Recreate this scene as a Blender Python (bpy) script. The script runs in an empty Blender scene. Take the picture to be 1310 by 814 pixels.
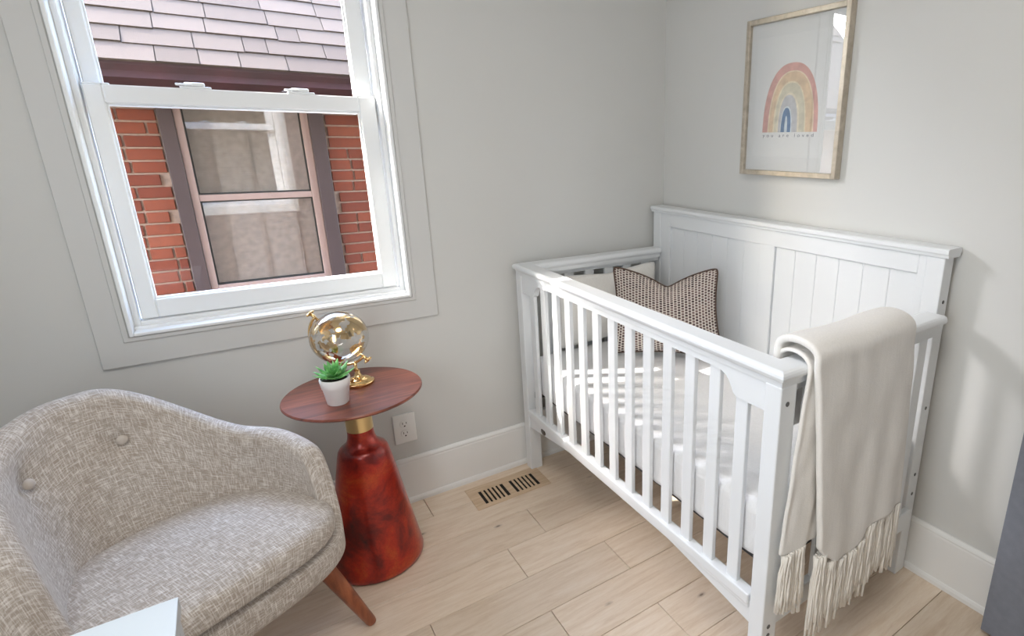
import bpy, bmesh, math, random
from mathutils import Vector, Matrix, noise
random.seed(7)
S = bpy.context.scene
COL = S.collection
PI = math.pi

# ------------------------------------------------------------ camera
YAW, PITCH, ROLL = -37.043, -16.4825, 0.4592
CAM = Vector((-1.6568, -2.0873, 1.3642))
FPX, PX, PY = 715.05, 830.0, 395.8
y_, p_, r_ = map(math.radians, (YAW, PITCH, ROLL))
fwd = Vector((-math.sin(y_)*math.cos(p_), math.cos(y_)*math.cos(p_), math.sin(p_)))
rt0 = Vector((math.cos(y_), math.sin(y_), 0)); up0 = rt0.cross(fwd)
RT = math.cos(r_)*rt0 + math.sin(r_)*up0
UP = -math.sin(r_)*rt0 + math.cos(r_)*up0
cd = bpy.data.cameras.new('camera'); co = bpy.data.objects.new('camera', cd); COL.objects.link(co)
co.matrix_world = Matrix(((RT.x, UP.x, -fwd.x, CAM.x), (RT.y, UP.y, -fwd.y, CAM.y), (RT.z, UP.z, -fwd.z, CAM.z), (0, 0, 0, 1)))
cd.sensor_width = 36; cd.lens = FPX/1310*36
cd.shift_x = -(PX-655)/1310; cd.shift_y = (PY-407)/1310
cd.clip_start = 0.02
S.camera = co

# ------------------------------------------------------------ light and exposure
S.view_settings.view_transform = 'Standard'; S.view_settings.look = 'None'
S.view_settings.gamma = 1; S.view_settings.use_curve_mapping = False
S.view_settings.exposure = 0.26
S.cycles.use_denoising = True
S.cycles.max_bounces = 10; S.cycles.diffuse_bounces = 6; S.cycles.transparent_max_bounces = 16
S.cycles.sample_clamp_indirect = 6

SUN_FROM = Vector((-1, .6, .9)).normalized()
W = bpy.data.worlds.new('sky'); S.world = W; W.use_nodes = True
nt = W.node_tree; nt.nodes.clear()
sky = nt.nodes.new('ShaderNodeTexSky'); sky.sky_type = 'NISHITA'; sky.sun_disc = False
sky.sun_elevation = math.asin(SUN_FROM.z); sky.sun_rotation = math.atan2(SUN_FROM.x, SUN_FROM.y)
sky.dust_density = 1.6; sky.air_density = 1.0; sky.ozone_density = 1.0
hs = nt.nodes.new('ShaderNodeHueSaturation'); hs.inputs['Saturation'].default_value = 0.95
bg = nt.nodes.new('ShaderNodeBackground'); bg.inputs['Strength'].default_value = 4.6
wo = nt.nodes.new('ShaderNodeOutputWorld')
nt.links.new(sky.outputs[0], hs.inputs['Color']); nt.links.new(hs.outputs[0], bg.inputs[0]); nt.links.new(bg.outputs[0], wo.inputs[0])

def lamp(name, kind, loc, energy, color, direction=None, **kw):
    d = bpy.data.lights.new(name, kind); d.energy = energy; d.color = color
    for k, v in kw.items(): setattr(d, k, v)
    o = bpy.data.objects.new(name, d); COL.objects.link(o); o.location = loc
    if direction is not None:
        o.rotation_euler = Vector(direction).to_track_quat('-Z', 'Y').to_euler()
    return o
lamp('sun', 'SUN', (-6, 6, 8), 13.0, (1, .95, .88), -SUN_FROM, angle=math.radians(0.6))
lamp('ceiling_fill', 'AREA', (-1.55, -1.75, 2.44), 14.0, (1.0, .945, .88), (0, 0, -1), shape='DISK', size=0.8)  # warm fill light added under the ceiling, no known fixture
lamp('side_fill', 'AREA', (-2.25, -1.62, 1.1), 14.0, (.84, .92, 1.0), (1, .25, -.05), shape='RECTANGLE', size=.7, size_y=1.1)  # cool fill light added at the left wall, not a window
po = lamp('window_portal', 'AREA', (-1.55, 0.125, 1.5), 1.0, (1, 1, 1), (0, -1, 0), shape='RECTANGLE', size=.76, size_y=1.33)
po.data.cycles.is_portal = True

# ------------------------------------------------------------ helpers
ROOT = {}
def origin(o): return ROOT.get(o.name, Vector((0, 0, 0))) if o else Vector((0, 0, 0))
def tag(o, label=None, cat=None, group=None, kind=None):
    if label: o['label'] = label
    if cat: o['category'] = cat
    if group: o['group'] = group
    if kind: o['kind'] = kind
    return o
def thing(name, label, cat, loc, group=None, kind=None):
    o = bpy.data.objects.new(name, None); COL.objects.link(o)
    o.location = loc; o.empty_display_size = .05; ROOT[o.name] = Vector(loc)
    tag(o, label, cat, group, kind); return o
def link(name, bm, mat, parent=None, smooth=False, auto=None):
    """bm holds world coordinates; the child keeps its thing's origin"""
    off = origin(parent)
    if off.length: bmesh.ops.translate(bm, verts=bm.verts, vec=-off)
    bmesh.ops.recalc_face_normals(bm, faces=bm.faces)
    me = bpy.data.meshes.new(name); bm.to_mesh(me); bm.free()
    if smooth:
        for p in me.polygons: p.use_smooth = True
        if auto: 
            try: me.set_sharp_from_angle(angle=math.radians(auto))
            except Exception: pass
    me.materials.append(mat)
    o = bpy.data.objects.new(name, me); COL.objects.link(o)
    if parent: o.parent = parent; ROOT[o.name] = off
    return o
def struct(name, bm, mat, parent=None, **kw):
    o = link(name, bm, mat, parent, **kw)
    if parent is None: o['kind'] = 'structure'
    return o
def BM(): return bmesh.new()
def box(bm, x0, x1, y0, y1, z0, z1, bev=0.0, seg=2):
    t = bmesh.new(); bmesh.ops.create_cube(t, size=1)
    sx, sy, sz = abs(x1-x0), abs(y1-y0), abs(z1-z0)
    for v in t.verts: v.co = Vector(((x0+x1)/2+v.co.x*sx, (y0+y1)/2+v.co.y*sy, (z0+z1)/2+v.co.z*sz))
    if bev: bmesh.ops.bevel(t, geom=t.edges[:], offset=min(bev, sx*.45, sy*.45, sz*.45), segments=seg, affect='EDGES', profile=.5)
    merge(bm, t); return bm
def merge(bm, t, mat=None):
    if mat is not None: bmesh.ops.transform(t, matrix=mat, verts=t.verts)
    vm = [bm.verts.new(v.co) for v in t.verts]
    t.verts.index_update()
    for f in t.faces:
        try: bm.faces.new([vm[v.index] for v in f.verts])
        except ValueError: pass
    t.free()
def lathe(bm, prof, c=(0, 0, 0), n=48, rot=None):
    """prof: list of (r, z)"""
    rows = []
    for r, z in prof:
        if r < 1e-6: rows.append([bm.verts.new((0, 0, z))])
        else: rows.append([bm.verts.new((r*math.cos(2*PI*i/n), r*math.sin(2*PI*i/n), z)) for i in range(n)])
    new = [v for r in rows for v in r]
    for a, b in zip(rows, rows[1:]):
        if len(a) == 1 and len(b) == 1: continue
        for i in range(n):
            j = (i+1) % n
            if len(a) == 1: bm.faces.new((a[0], b[i], b[j]))
            elif len(b) == 1: bm.faces.new((a[i], b[0], a[j]))
            else: bm.faces.new((a[i], b[i], b[j], a[j]))
    for v in new:
        p = v.co if rot is None else rot @ v.co
        v.co = p + Vector(c)
def tube(bm, pts, rad, n=8, closed=False):
    pts = [Vector(p) for p in pts]; m = len(pts)
    rr = rad if isinstance(rad, (list, tuple)) else [rad]*m
    rows = []; ref = None
    for i, p in enumerate(pts):
        a = pts[(i-1) % m] if (closed or i > 0) else p
        b = pts[(i+1) % m] if (closed or i < m-1) else p
        t = (b-a).normalized()
        if ref is None: ref = t.orthogonal().normalized()
        ref = (ref - t*ref.dot(t)).normalized(); bi = t.cross(ref)
        rows.append([bm.verts.new(p + rr[i]*(math.cos(2*PI*k/n)*ref + math.sin(2*PI*k/n)*bi)) for k in range(n)])
    rg = range(m) if closed else range(m-1)
    for i in rg:
        a, b = rows[i], rows[(i+1) % m]
        for k in range(n): bm.faces.new((a[k], a[(k+1) % n], b[(k+1) % n], b[k]))
    if not closed: bm.faces.new(rows[0][::-1]); bm.faces.new(rows[-1])
def prism(bm, poly, axis, a, b):
    """poly = 2D points, extruded along axis from a to b. axis 'x': (y,z); 'y': (x,z); 'z': (x,y)"""
    def P(q, t):
        return {'x': (t, q[0], q[1]), 'y': (q[0], t, q[1]), 'z': (q[0], q[1], t)}[axis]
    A = [bm.verts.new(P(q, a)) for q in poly]; B = [bm.verts.new(P(q, b)) for q in poly]
    bm.faces.new(A); bm.faces.new(B[::-1]); n = len(poly)
    for i in range(n): bm.faces.new((A[i], B[i], B[(i+1) % n], A[(i+1) % n]))
def ring_sweep(bm, path, prof, inward, closed=False):
    """mitred sweep: path = 2D corner list, prof = (offset, z)*; inward(i,o)->2D point"""
    rows = [[bm.verts.new((*inward(i, o), z)) for o, z in prof] for i in range(len(path))]
    n = len(prof)
    rg = range(len(rows)) if closed else range(len(rows)-1)
    for i in rg:
        a, b = rows[i], rows[(i+1) % len(rows)]
        for k in range(n): bm.faces.new((a[k], a[(k+1) % n], b[(k+1) % n], b[k]))
    if not closed: bm.faces.new(rows[0]); bm.faces.new(rows[-1][::-1])

# ------------------------------------------------------------ materials
def srgb(r, g, b):
    f = lambda c: ((c/255+.055)/1.055)**2.4 if c/255 > .04045 else c/255/12.92
    return (f(r), f(g), f(b), 1)
class Mat:
    def __init__(s, name, col, rough=.6, metal=0, spec=.5):
        s.m = bpy.data.materials.new(name); s.m.use_nodes = True; s.t = s.m.node_tree
        s.b = s.t.nodes['Principled BSDF']; s.out = s.t.nodes['Material Output']
        s.b.inputs['Base Color'].default_value = col; s.b.inputs['Roughness'].default_value = rough
        s.b.inputs['Metallic'].default_value = metal; s.b.inputs['Specular IOR Level'].default_value = spec
    def n(s, k, **kw):
        x = s.t.nodes.new('ShaderNode'+k)
        for a, v in kw.items():
            if a in x.inputs: x.inputs[a].default_value = v
            else: setattr(x, a, v)
        return x
    def l(s, a, b): s.t.links.new(a, b)
    def coord(s, scale=(1, 1, 1), kind='Object', rot=(0, 0, 0)):
        c = s.n('TexCoord'); m = s.n('Mapping'); m.inputs['Scale'].default_value = scale; m.inputs['Rotation'].default_value = rot
        s.l(c.outputs[kind], m.inputs[0]); return m.outputs[0]
    def noise(s, vec, scale, detail=4, rough=.5, dist=0):
        x = s.n('TexNoise'); x.inputs['Scale'].default_value = scale; x.inputs['Detail'].default_value = detail
        x.inputs['Roughness'].default_value = rough; x.inputs['Distortion'].default_value = dist; s.l(vec, x.inputs['Vector']); return x.outputs[0]
    def ramp(s, fac, stops):
        r = s.n('ValToRGB'); e = r.color_ramp.elements
        while len(e) < len(stops): e.new(.5)
        for i, (p, c) in enumerate(stops): e[i].position = p; e[i].color = c
        s.l(fac, r.inputs[0]); return r.outputs[0]
    def mix(s, fac, a, b, mode='MIX'):
        x = s.n('Mix'); x.data_type = 'RGBA'; x.blend_type = mode
        for sock, v in ((x.inputs[0], fac), (x.inputs[6], a), (x.inputs[7], b)):
            if hasattr(v, 'is_linked'): s.l(v, sock)
            else: sock.default_value = v
        return x.outputs[2]
    def bump(s, h, strength=.3, dist=.002):
        b = s.n('Bump'); b.inputs['Strength'].default_value = strength; b.inputs['Distance'].default_value = dist
        s.l(h, b.inputs['Height']); s.l(b.outputs[0], s.b.inputs['Normal'])
    def color(s, c): s.l(c, s.b.inputs['Base Color'])
def painted(name, col, rough=.6, var=.02, bump=.05, scale=6):
    m = Mat(name, col, rough); v = m.coord()
    dark = tuple(c*(1-var*2) for c in col[:3])+(1,)
    m.color(m.ramp(m.noise(v, scale, 3), [(.3, dark), (.7, col)]))
    if bump: m.bump(m.noise(v, 400, 2), bump, .0006)
    return m.m
M_WALL = painted('wall_paint', srgb(211, 211, 208), .75, .012, .12, 3)
M_TRIM = painted('trim_paint', srgb(236, 236, 234), .45, .008, .04)
M_CASE = painted('casing_paint', srgb(209, 209, 207), .55, .008, .04)
M_CEIL = painted('ceiling_paint', srgb(226, 226, 225), .85)
M_VINYL = painted('white_vinyl', srgb(240, 242, 243), .35, .005, .02)
M_CRIB = painted('crib_lacquer', srgb(228, 231, 233), .32, .006, .03)
M_DOOR = painted('grey_door_paint', srgb(128, 133, 145), .55, .06, .5, 40)
M_WTABLE = painted('white_laminate', srgb(203, 209, 211), .3, .005, 0)
M_DARK = painted('dark_gap', (.012, .009, .006, 1), .8, .1, 0)
M_METAL = Mat('dark_steel', (.06, .06, .065, 1), .5, .4).m
M_CAPS = Mat('screw_cap_grey', (.12, .12, .12, 1), .45, .2).m
M_PLASTIC = Mat('outlet_plastic', srgb(235, 235, 232), .3).m
M_POT = painted('white_ceramic', srgb(236, 234, 232), .35, .01, .05)
M_SOIL = painted('soil', (.05, .035, .025, 1), .95, .3, .5, 90)
M_GOLD = Mat('polished_brass', (.83, .58, .28, 1), .14, 1).m
M_BRASS = Mat('satin_brass', (.80, .60, .30, 1), .28, 1).m

def glass_mat(name, tint=(1, 1, 1, 1), ior=1.45, extra=0.0):
    m = Mat(name, (1, 1, 1, 1)); m.t.nodes.remove(m.b)
    lw = m.n('LayerWeight'); pw = m.n('Math'); pw.operation = 'POWER'; m.l(lw.outputs['Facing'], pw.inputs[0]); pw.inputs[1].default_value = 5
    f0 = ((ior-1)/(ior+1))**2; fr = m.n('Math'); fr.operation = 'MULTIPLY_ADD'; m.l(pw.outputs[0], fr.inputs[0]); fr.inputs[1].default_value = 1-f0; fr.inputs[2].default_value = f0
    lw.inputs[0].default_value = .5
    tr = m.n('BsdfTransparent'); tr.inputs[0].default_value = tint
    gl = m.n('BsdfGlossy'); gl.inputs['Roughness'].default_value = .01
    fac = fr.outputs[0]
    if extra:
        a = m.n('Math'); a.operation = 'ADD'; m.l(fac, a.inputs[0]); a.inputs[1].default_value = extra; a.use_clamp = True; fac = a.outputs[0]
    mx = m.n('MixShader'); m.l(fac, mx.inputs[0]); m.l(tr.outputs[0], mx.inputs[1]); m.l(gl.outputs[0], mx.inputs[2])
    m.l(mx.outputs[0], m.out.inputs[0]); return m.m
M_GLASS = glass_mat('window_glass', (.97, .98, .98, 1))
M_GLOBE = glass_mat('globe_glass', (.93, .94, .94, 1), 1.6, .10)
M_PICGLASS = glass_mat('picture_glass', (.99, .99, .99, 1), 1.5, .09)

def floor_mat():
    m = Mat('oak_plank', srgb(205, 182, 158), .42)
    oi = m.n('ObjectInfo'); tc = m.n('TexCoord')
    cb = m.n('CombineXYZ'); 
    mu = m.n('Math'); mu.operation = 'MULTIPLY'; mu.inputs[1].default_value = 37.0; m.l(oi.outputs['Random'], mu.inputs[0])
    for i in range(3): m.l(mu.outputs[0], cb.inputs[i])
    ad = m.n('VectorMath'); ad.operation = 'ADD'; m.l(tc.outputs['Object'], ad.inputs[0]); m.l(cb.outputs[0], ad.inputs[1])
    mp = m.n('Mapping'); mp.inputs['Scale'].default_value = (1.2, 11, 1); m.l(ad.outputs[0], mp.inputs[0]); v = mp.outputs[0]
    mp2 = m.n('Mapping'); mp2.inputs['Scale'].default_value = (1.0, 2.2, 1); m.l(ad.outputs[0], mp2.inputs[0])
    g = m.noise(v, 5, 6, .6, .8)
    grain = m.ramp(g, [(.28, srgb(216, 194, 170)), (.52, srgb(229, 211, 190)), (.78, srgb(237, 223, 206))])
    fine = m.ramp(m.noise(v, 42, 3, .6), [(.3, (.90, .88, .86, 1)), (.6, (1, 1, 1, 1))])
    c = m.mix(.5, grain, fine, 'MULTIPLY')
    tone = m.ramp(oi.outputs['Random'], [(0, (.86, .85, .84, 1)), (.5, (.97, .96, .95, 1)), (1, (1.0, 1.0, 1.0, 1))])
    c = m.mix(1, c, tone, 'MULTIPLY')
    vo = m.n('TexVoronoi'); vo.inputs['Scale'].default_value = 4.2; m.l(mp2.outputs[0], vo.inputs['Vector'])
    knot = m.ramp(vo.outputs['Distance'], [(.022, (1, 1, 1, 1)), (.042, (.4, .4, .4, 1)), (.085, (0, 0, 0, 1))])
    sel = m.n('Math'); sel.operation = 'GREATER_THAN'; sel.inputs[1].default_value = .30
    sp = m.n('SeparateColor'); m.l(vo.outputs['Color'], sp.inputs[0]); m.l(sp.outputs[0], sel.inputs[0])
    kf = m.n('Math'); kf.operation = 'MULTIPLY'; m.l(knot, kf.inputs[0]); m.l(sel.outputs[0], kf.inputs[1])
    kf2 = m.n('Math'); kf2.operation = 'MULTIPLY'; kf2.inputs[1].default_value = .8; m.l(kf.outputs[0], kf2.inputs[0])
    c = m.mix(kf2.outputs[0], c, srgb(92, 68, 54))
    m.color(c); m.bump(g, .12, .001); return m.m
M_FLOOR = floor_mat()

def wood_mat(name, c0, c1, c2, scale=(1, 14, 1), rough=.3, s=4, coat=0.0):
    m = Mat(name, c1, rough); v = m.coord(scale)
    g = m.noise(v, s, 5, .6, .6)
    m.color(m.ramp(g, [(.28, c0), (.5, c1), (.75, c2)])); m.bump(g, .06, .0006)
    m.b.inputs['Coat Weight'].default_value = coat; m.b.inputs['Coat Roughness'].default_value = .12
    return m.m
M_WALNUT = wood_mat('walnut_top', srgb(82, 38, 27), srgb(118, 60, 42), srgb(150, 84, 60), (1.5, 16, 1), .3, 3, .35)
M_LEG = wood_mat('walnut_leg', srgb(104, 54, 36), srgb(146, 78, 48), srgb(172, 100, 64), (10, 10, 1.5), .35, 4, .25)
M_PFRAME = wood_mat('champagne_frame', srgb(168, 158, 142), srgb(186, 176, 160), srgb(202, 193, 178), (3, 3, 3), .35, 12)
M_PFRAME.node_tree.nodes['Principled BSDF'].inputs['Metallic'].default_value = .35
M_VENT = wood_mat('vent_oak', srgb(186, 158, 128), srgb(206, 180, 150), srgb(218, 196, 168), (1, 10, 1), .45, 6)

def copper_mat():
    m = Mat('hammered_red_copper', srgb(150, 50, 24), .3, .35); v = m.coord()
    g = m.noise(v, 6.5, 5, .62, .5); g2 = m.noise(v, 160, 3, .6)
    c = m.ramp(g, [(.30, srgb(48, 6, 5)), (.43, srgb(124, 16, 8)), (.54, srgb(182, 42, 16)), (.66, srgb(200, 82, 32)), (.82, srgb(150, 98, 54))])
    c = m.mix(.35, c, m.ramp(g2, [(.35, (.4, .25, .2, 1)), (.65, (1, 1, 1, 1))]), 'MULTIPLY')
    m.color(c); m.bump(g2, .25, .0015); m.b.inputs['Coat Weight'].default_value = .5; m.b.inputs['Coat Roughness'].default_value = .2
    return m.m
M_COPPER = copper_mat()

def linen_mat(name, lo, mid, hi):
    m = Mat(name, mid, .95, 0, .15)
    base = m.coord((1, 1, 1), 'UV')
    def th(sc, s, d=3): 
        mp = m.n('Mapping'); mp.inputs['Scale'].default_value = sc; m.l(base, mp.inputs[0]); return m.noise(mp.outputs[0], s, d, .65)
    a = th((18, 170, 1), 2.0); b = th((170, 18, 1), 2.0); f = th((1, 1, 1), 600); g = th((1, 1, 1), 14, 4)
    ra = m.ramp(a, [(.46, (0, 0, 0, 1)), (.80, (1, 1, 1, 1))]); rb = m.ramp(b, [(.46, (0, 0, 0, 1)), (.80, (1, 1, 1, 1))])
    c = m.mix(1.0, ra, rb, 'SCREEN')
    c = m.ramp(c, [(.04, lo), (.30, mid), (.85, hi)])
    c = m.mix(.3, c, m.ramp(f, [(.3, (.7, .7, .7, 1)), (.7, (1, 1, 1, 1))]), 'MULTIPLY')
    c = m.mix(.8, c, m.ramp(g, [(.32, (.88, .85, .82, 1)), (.66, (1, 1, 1, 1))]), 'MULTIPLY')
    m.color(c); m.bump(m.mix(.5, ra, f), .12, .0008); m.b.inputs['Sheen Weight'].default_value = .2
    return m.m
M_LINEN = linen_mat('grey_linen', srgb(170, 159, 148), srgb(192, 183, 174), srgb(232, 228, 223))
def cloth(name, col, sc=600, b=.3, sheen=.2):
    m = Mat(name, col, .95, 0, .15); f = m.noise(m.coord(), sc, 2); g = m.noise(m.coord((60, 60, 6)), 3, 3)
    d = tuple(x*.9 for x in col[:3])+(1,)
    m.color(m.mix(.5, m.ramp(f, [(.3, d), (.7, col)]), m.ramp(g, [(.3, d), (.7, col)])))
    m.bump(f, b, .0012); m.b.inputs['Sheen Weight'].default_value = sheen; return m.m
M_SHEET = cloth('white_sheet', srgb(240, 240, 241), 500, .1)
M_CASEP = cloth('ivory_pillowcase', srgb(242, 240, 235), 500, .1)
M_THROW = cloth('cream_knit', srgb(238, 235, 230), 420, .5)
M_YARN = cloth('cream_yarn', srgb(240, 235, 226), 700, .5)
M_BUTTON = cloth('button_linen', srgb(200, 190, 180), 600, .3)
M_PIPING = cloth('brown_piping', srgb(98, 80, 70), 500, .2)

def woven_mat():
    m = Mat('woven_basket_cloth', srgb(200, 185, 175), .95, 0, .1)
    uv = m.n('TexCoord'); mp = m.n('Mapping'); m.l(uv.outputs['UV'], mp.inputs[0]); mp.inputs['Rotation'].default_value = (0, 0, PI/2)
    br = m.n('TexBrick'); br.inputs['Scale'].default_value = 13
    br.inputs['Color1'].default_value = srgb(84, 68, 68); br.inputs['Color2'].default_value = srgb(140, 118, 114)
    br.inputs['Mortar'].default_value = srgb(232, 224, 214)
    br.inputs['Mortar Size'].default_value = .068; br.inputs['Mortar Smooth'].default_value = .35
    br.inputs['Brick Width'].default_value = .42; br.inputs['Row Height'].default_value = .42; br.offset = .5
    m.l(mp.outputs[0], br.inputs['Vector']); m.color(br.outputs['Color']); m.bump(br.outputs['Fac'], .6, .003)
    return m.m
M_WOVEN = woven_mat()
def leaf_mat():
    m = Mat('succulent_leaf', srgb(96, 160, 92), .45); v = m.coord()
    m.color(m.ramp(m.noise(v, 70, 3), [(.3, srgb(74, 150, 78)), (.55, srgb(124, 192, 112)), (.75, srgb(180, 222, 156))]))
    m.b.inputs['Subsurface Weight'].default_value = .1; m.b.inputs['Subsurface Radius'].default_value = (.01, .02, .005); return m.m
M_LEAF = leaf_mat()
def brick_mat():
    m = Mat('red_brick', srgb(140, 60, 44), .9); oi = m.n('ObjectInfo'); v = m.coord()
    c = m.ramp(oi.outputs['Random'], [(0, (.15, .026, .010, 1)), (.5, (.20, .038, .014, 1)), (1, (.24, .058, .026, 1))])
    g = m.noise(v, 30, 5, .65); c = m.mix(.5, c, m.ramp(g, [(.3, (.5, .5, .5, 1)), (.65, (1, 1, 1, 1))]), 'MULTIPLY')
    chip = m.ramp(m.noise(v, 17, 2), [(.74, (0, 0, 0, 1)), (.77, (1, 1, 1, 1))])
    c = m.mix(chip, c, (.17, .12, .085, 1)); m.color(c); m.bump(g, .6, .004); return m.m
M_BRICK = brick_mat()
M_MORTAR = painted('mortar', (.36, .24, .18, 1), .95, .15, .6, 60)
def shingle_mat():
    m = Mat('asphalt_shingle', (.1, .09, .09, 1), .95); oi = m.n('ObjectInfo'); v = m.coord()
    c = m.ramp(oi.outputs['Random'], [(0, (.072, .048, .035, 1)), (.5, (.088, .060, .043, 1)), (1, (.102, .071, .053, 1))])
    g = m.noise(v, 220, 3, .8); c = m.mix(.35, c, m.ramp(g, [(.35, (.55, .5, .5, 1)), (.65, (1, 1, 1, 1))]), 'MULTIPLY')
    m.color(c); m.bump(g, .5, .004); return m.m
M_SHINGLE = shingle_mat()
M_GUTTER = painted('burgundy_gutter', (.055, .012, .014, 1), .5, .2, .1, 8)
M_BTRIM = painted('brown_aluminium', (.052, .026, .024, 1), .6, .05, .05, 8)
M_PTRIM = painted('pinkish_frame', (.34, .22, .185, 1), .55, .05, .05, 8)
M_BLIND = painted('bamboo_blind', (.44, .34, .28, 1), .85, .12, .1, 30)
M_CLAD = painted('own_outside_cladding', (.13, .10, .085, 1), .85, .15, .3, 20)
M_BLOCKER = painted('sun_blocker_siding', (.30, .29, .27, 1), .85, .05, .2, 10)

# ------------------------------------------------------------ room shell
XL, YF, ZC = -2.28, -3.4, 2.5
HX0, HX1, HZ0, HZ1 = -1.93, -1.168, .83, 2.16          # window hole
b = BM()
for a in ((XL-.2, HX0, -.0, .22, -.15, 2.7), (HX1, .2, 0, .22, -.15, 2.7), (HX0, HX1, 0, .22, -.15, HZ0), (HX0, HX1, 0, .22, HZ1, 2.7)): box(b, *a)
struct('wall_back', b, M_WALL)
struct('wall_right', box(BM(), 0, .2, YF-.2, 0, -.15, 2.7), M_WALL)
struct('wall_left', box(BM(), XL-.2, XL, YF-.2, 0, -.15, 2.7), M_WALL)
struct('wall_front', box(BM(), XL, 0, YF-.2, YF, -.15, 2.7), M_WALL)
struct('ceiling', box(BM(), XL, 0, YF, 0, ZC, ZC+.15), M_CEIL)
fl = struct('floor', box(BM(), XL, 0, YF, 0, -.15, -.012), M_DARK)
# oak planks, one object each
rows = [0.02, -.150, -.318, -.485, -.652, -.818, -.987, -1.154]
while rows[-1] > YF: rows.append(rows[-1]-.168)
fixed = {0: [-1.213], 1: [-1.75], 2: [-.91, -2.05], 3: [-1.06], 4: [-.767, -1.373], 5: [-1.063], 6: [-.784, -1.75], 7: [-1.45, -.35]}
for i in range(len(rows)-1):
    y1, y0 = min(rows[i], 0), max(rows[i+1], YF)
    if i in fixed: cuts = sorted(fixed[i])
    else:
        s = XL + random.uniform(.3, 1.1); cuts = []
        while s < -.2: cuts.append(s); s += random.uniform(.8, 1.2)
    xs = [XL]+cuts+[0]
    for x0, x1 in zip(xs, xs[1:]):
        struct('plank', box(BM(), x0+.0008, x1-.0008, y0+.0008, y1-.0008, -.012, 0, .0012, 1), M_FLOOR, fl)

def baseboard(name, fn):
    prof = [(0, 0), (.020, 0), (.020, .013), (.017, .021), (.0135, .0235), (.0125, .17), (.011, .176), (.0125, .180), (.0105, .186), (.006, .192), (0, .192)]
    bm = BM()
    A = [bm.verts.new(fn(0, o, z)) for o, z in prof]; B = [bm.verts.new(fn(1, o, z)) for o, z in prof]
    bm.faces.new(A); bm.faces.new(B[::-1]); n = len(prof)
    for i in range(n): bm.faces.new((A[i], B[i], B[(i+1) % n], A[(i+1) % n]))
    struct(name, bm, M_TRIM)
baseboard('baseboard_back', lambda t, o, z: (XL+t*(0-XL), -o, z))
baseboard('baseboard_right', lambda t, o, z: (-o, -.02+t*(-1.63+.02), z))
baseboard('baseboard_left', lambda t, o, z: (XL+o, -.02+t*(YF+.02), z))

# ------------------------------------------------------------ window
b = BM()   # painted flat casing with a bead
cx0, cx1, cz0, cz1 = -2.003, -1.079, .743, 2.245
def rect_frame(bm, x0, x1, z0, z1, ix0, ix1, iz0, iz1, y0, y1, bev=.002):
    box(bm, x0, ix0, y0, y1, z0, z1, bev, 1); box(bm, ix1, x1, y0, y1, z0, z1, bev, 1)
    box(bm, ix0, ix1, y0, y1, z0, iz0, bev, 1); box(bm, ix0, ix1, y0, y1, iz1, z1, bev, 1)
def casing_ring(bm, x0, x1, z0, z1, w, y0, y1):
    cor = [(x0, z0, 1, 1), (x1, z0, -1, 1), (x1, z1, -1, -1), (x0, z1, 1, -1)]
    rows = [[bm.verts.new((x+sx*o, y, z+sz*o)) for o, y in ((0, y1), (0, y0+.002), (.002, y0), (w-.002, y0), (w, y0+.002), (w, y1))] for x, z, sx, sz in cor]
    for i in range(4):
        A, B = rows[i], rows[(i+1) % 4]
        for k in range(6): bm.faces.new((A[k], A[(k+1) % 6], B[(k+1) % 6], B[k]))
casing_ring(b, cx0, cx1, cz0, cz1, .0755, -.012, 0)
box(b, HX1+.002, cx1-.0755, -.012, 0, HZ0-.01, HZ1+.01); box(b, HX0, HX1, -.012, 0, cz0+.07, HZ0)
struct('trim_1', b, M_CASE)
b = BM(); casing_ring(b, HX0-.016, HX1+.016, HZ0-.016, HZ1+.016, .014, -.017, -.0115)
struct('trim_2', b, M_CASE)
win = thing('window_1', None, None, (-1.55, .05, HZ0), kind='structure')
b = BM()
rect_frame(b, HX0, HX1, HZ0, HZ1, HX0+.010, HX1-.010, HZ0+.010, HZ1-.010, -.024, .20)
rect_frame(b, HX0+.010, HX1-.010, HZ0+.010, HZ1-.010, HX0+.024, HX1-.024, HZ0+.028, HZ1-.024, .030, .20)
link('window_frame', b, M_VINYL, win)
b = BM(); box(b, HX0+.01, HX1-.01, .012, .030, HZ0+.008, HZ0+.018, .002)
link('sill_step', b, M_VINYL, win)
def sash(name, x0, x1, z0, z1, gx0, gx1, gz0, gz1, y0, y1):
    bm = BM(); rect_frame(bm, x0, x1, z0, z1, gx0, gx1, gz0, gz1, y0, y1, .003)
    rect_frame(bm, gx0-.001, gx1+.001, gz0-.001, gz1+.001, gx0+.004, gx1-.004, gz0+.004, gz1-.004, y0+.010, y1-.002, .001)
    s = link(name, bm, M_VINYL, win)
    bm = BM(); box(bm, gx0, gx1, (y0+y1)/2, (y0+y1)/2+.003, gz0, gz1)
    link('pane', bm, M_GLASS, s); return s
lo = sash('lower_sash', -1.902, -1.196, .860, 1.505, -1.863, -1.246, .915, 1.458, .045, .075)
sash('upper_sash', -1.902, -1.196, 1.452, HZ1-.026, -1.866, -1.246, 1.497, HZ1-.07, .084, .112)
for cx in (-1.665, -1.405):
    bm = BM(); box(bm, cx-.036, cx+.036, .050, .084, 1.505, 1.511, .002); box(bm, cx-.026, cx+.022, .054, .075, 1.511, 1.522, .004); box(bm, cx-.045, cx-.006, .048, .058, 1.512, 1.518, .002)
    link('sash_lock', bm, M_VINYL, lo)
for cx in (-1.875, -1.223):
    bm = BM(); box(bm, cx-.027, cx+.027, .050, .072, 1.505, 1.509, .0015); link('tilt_latch', bm, M_VINYL, lo)

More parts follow.
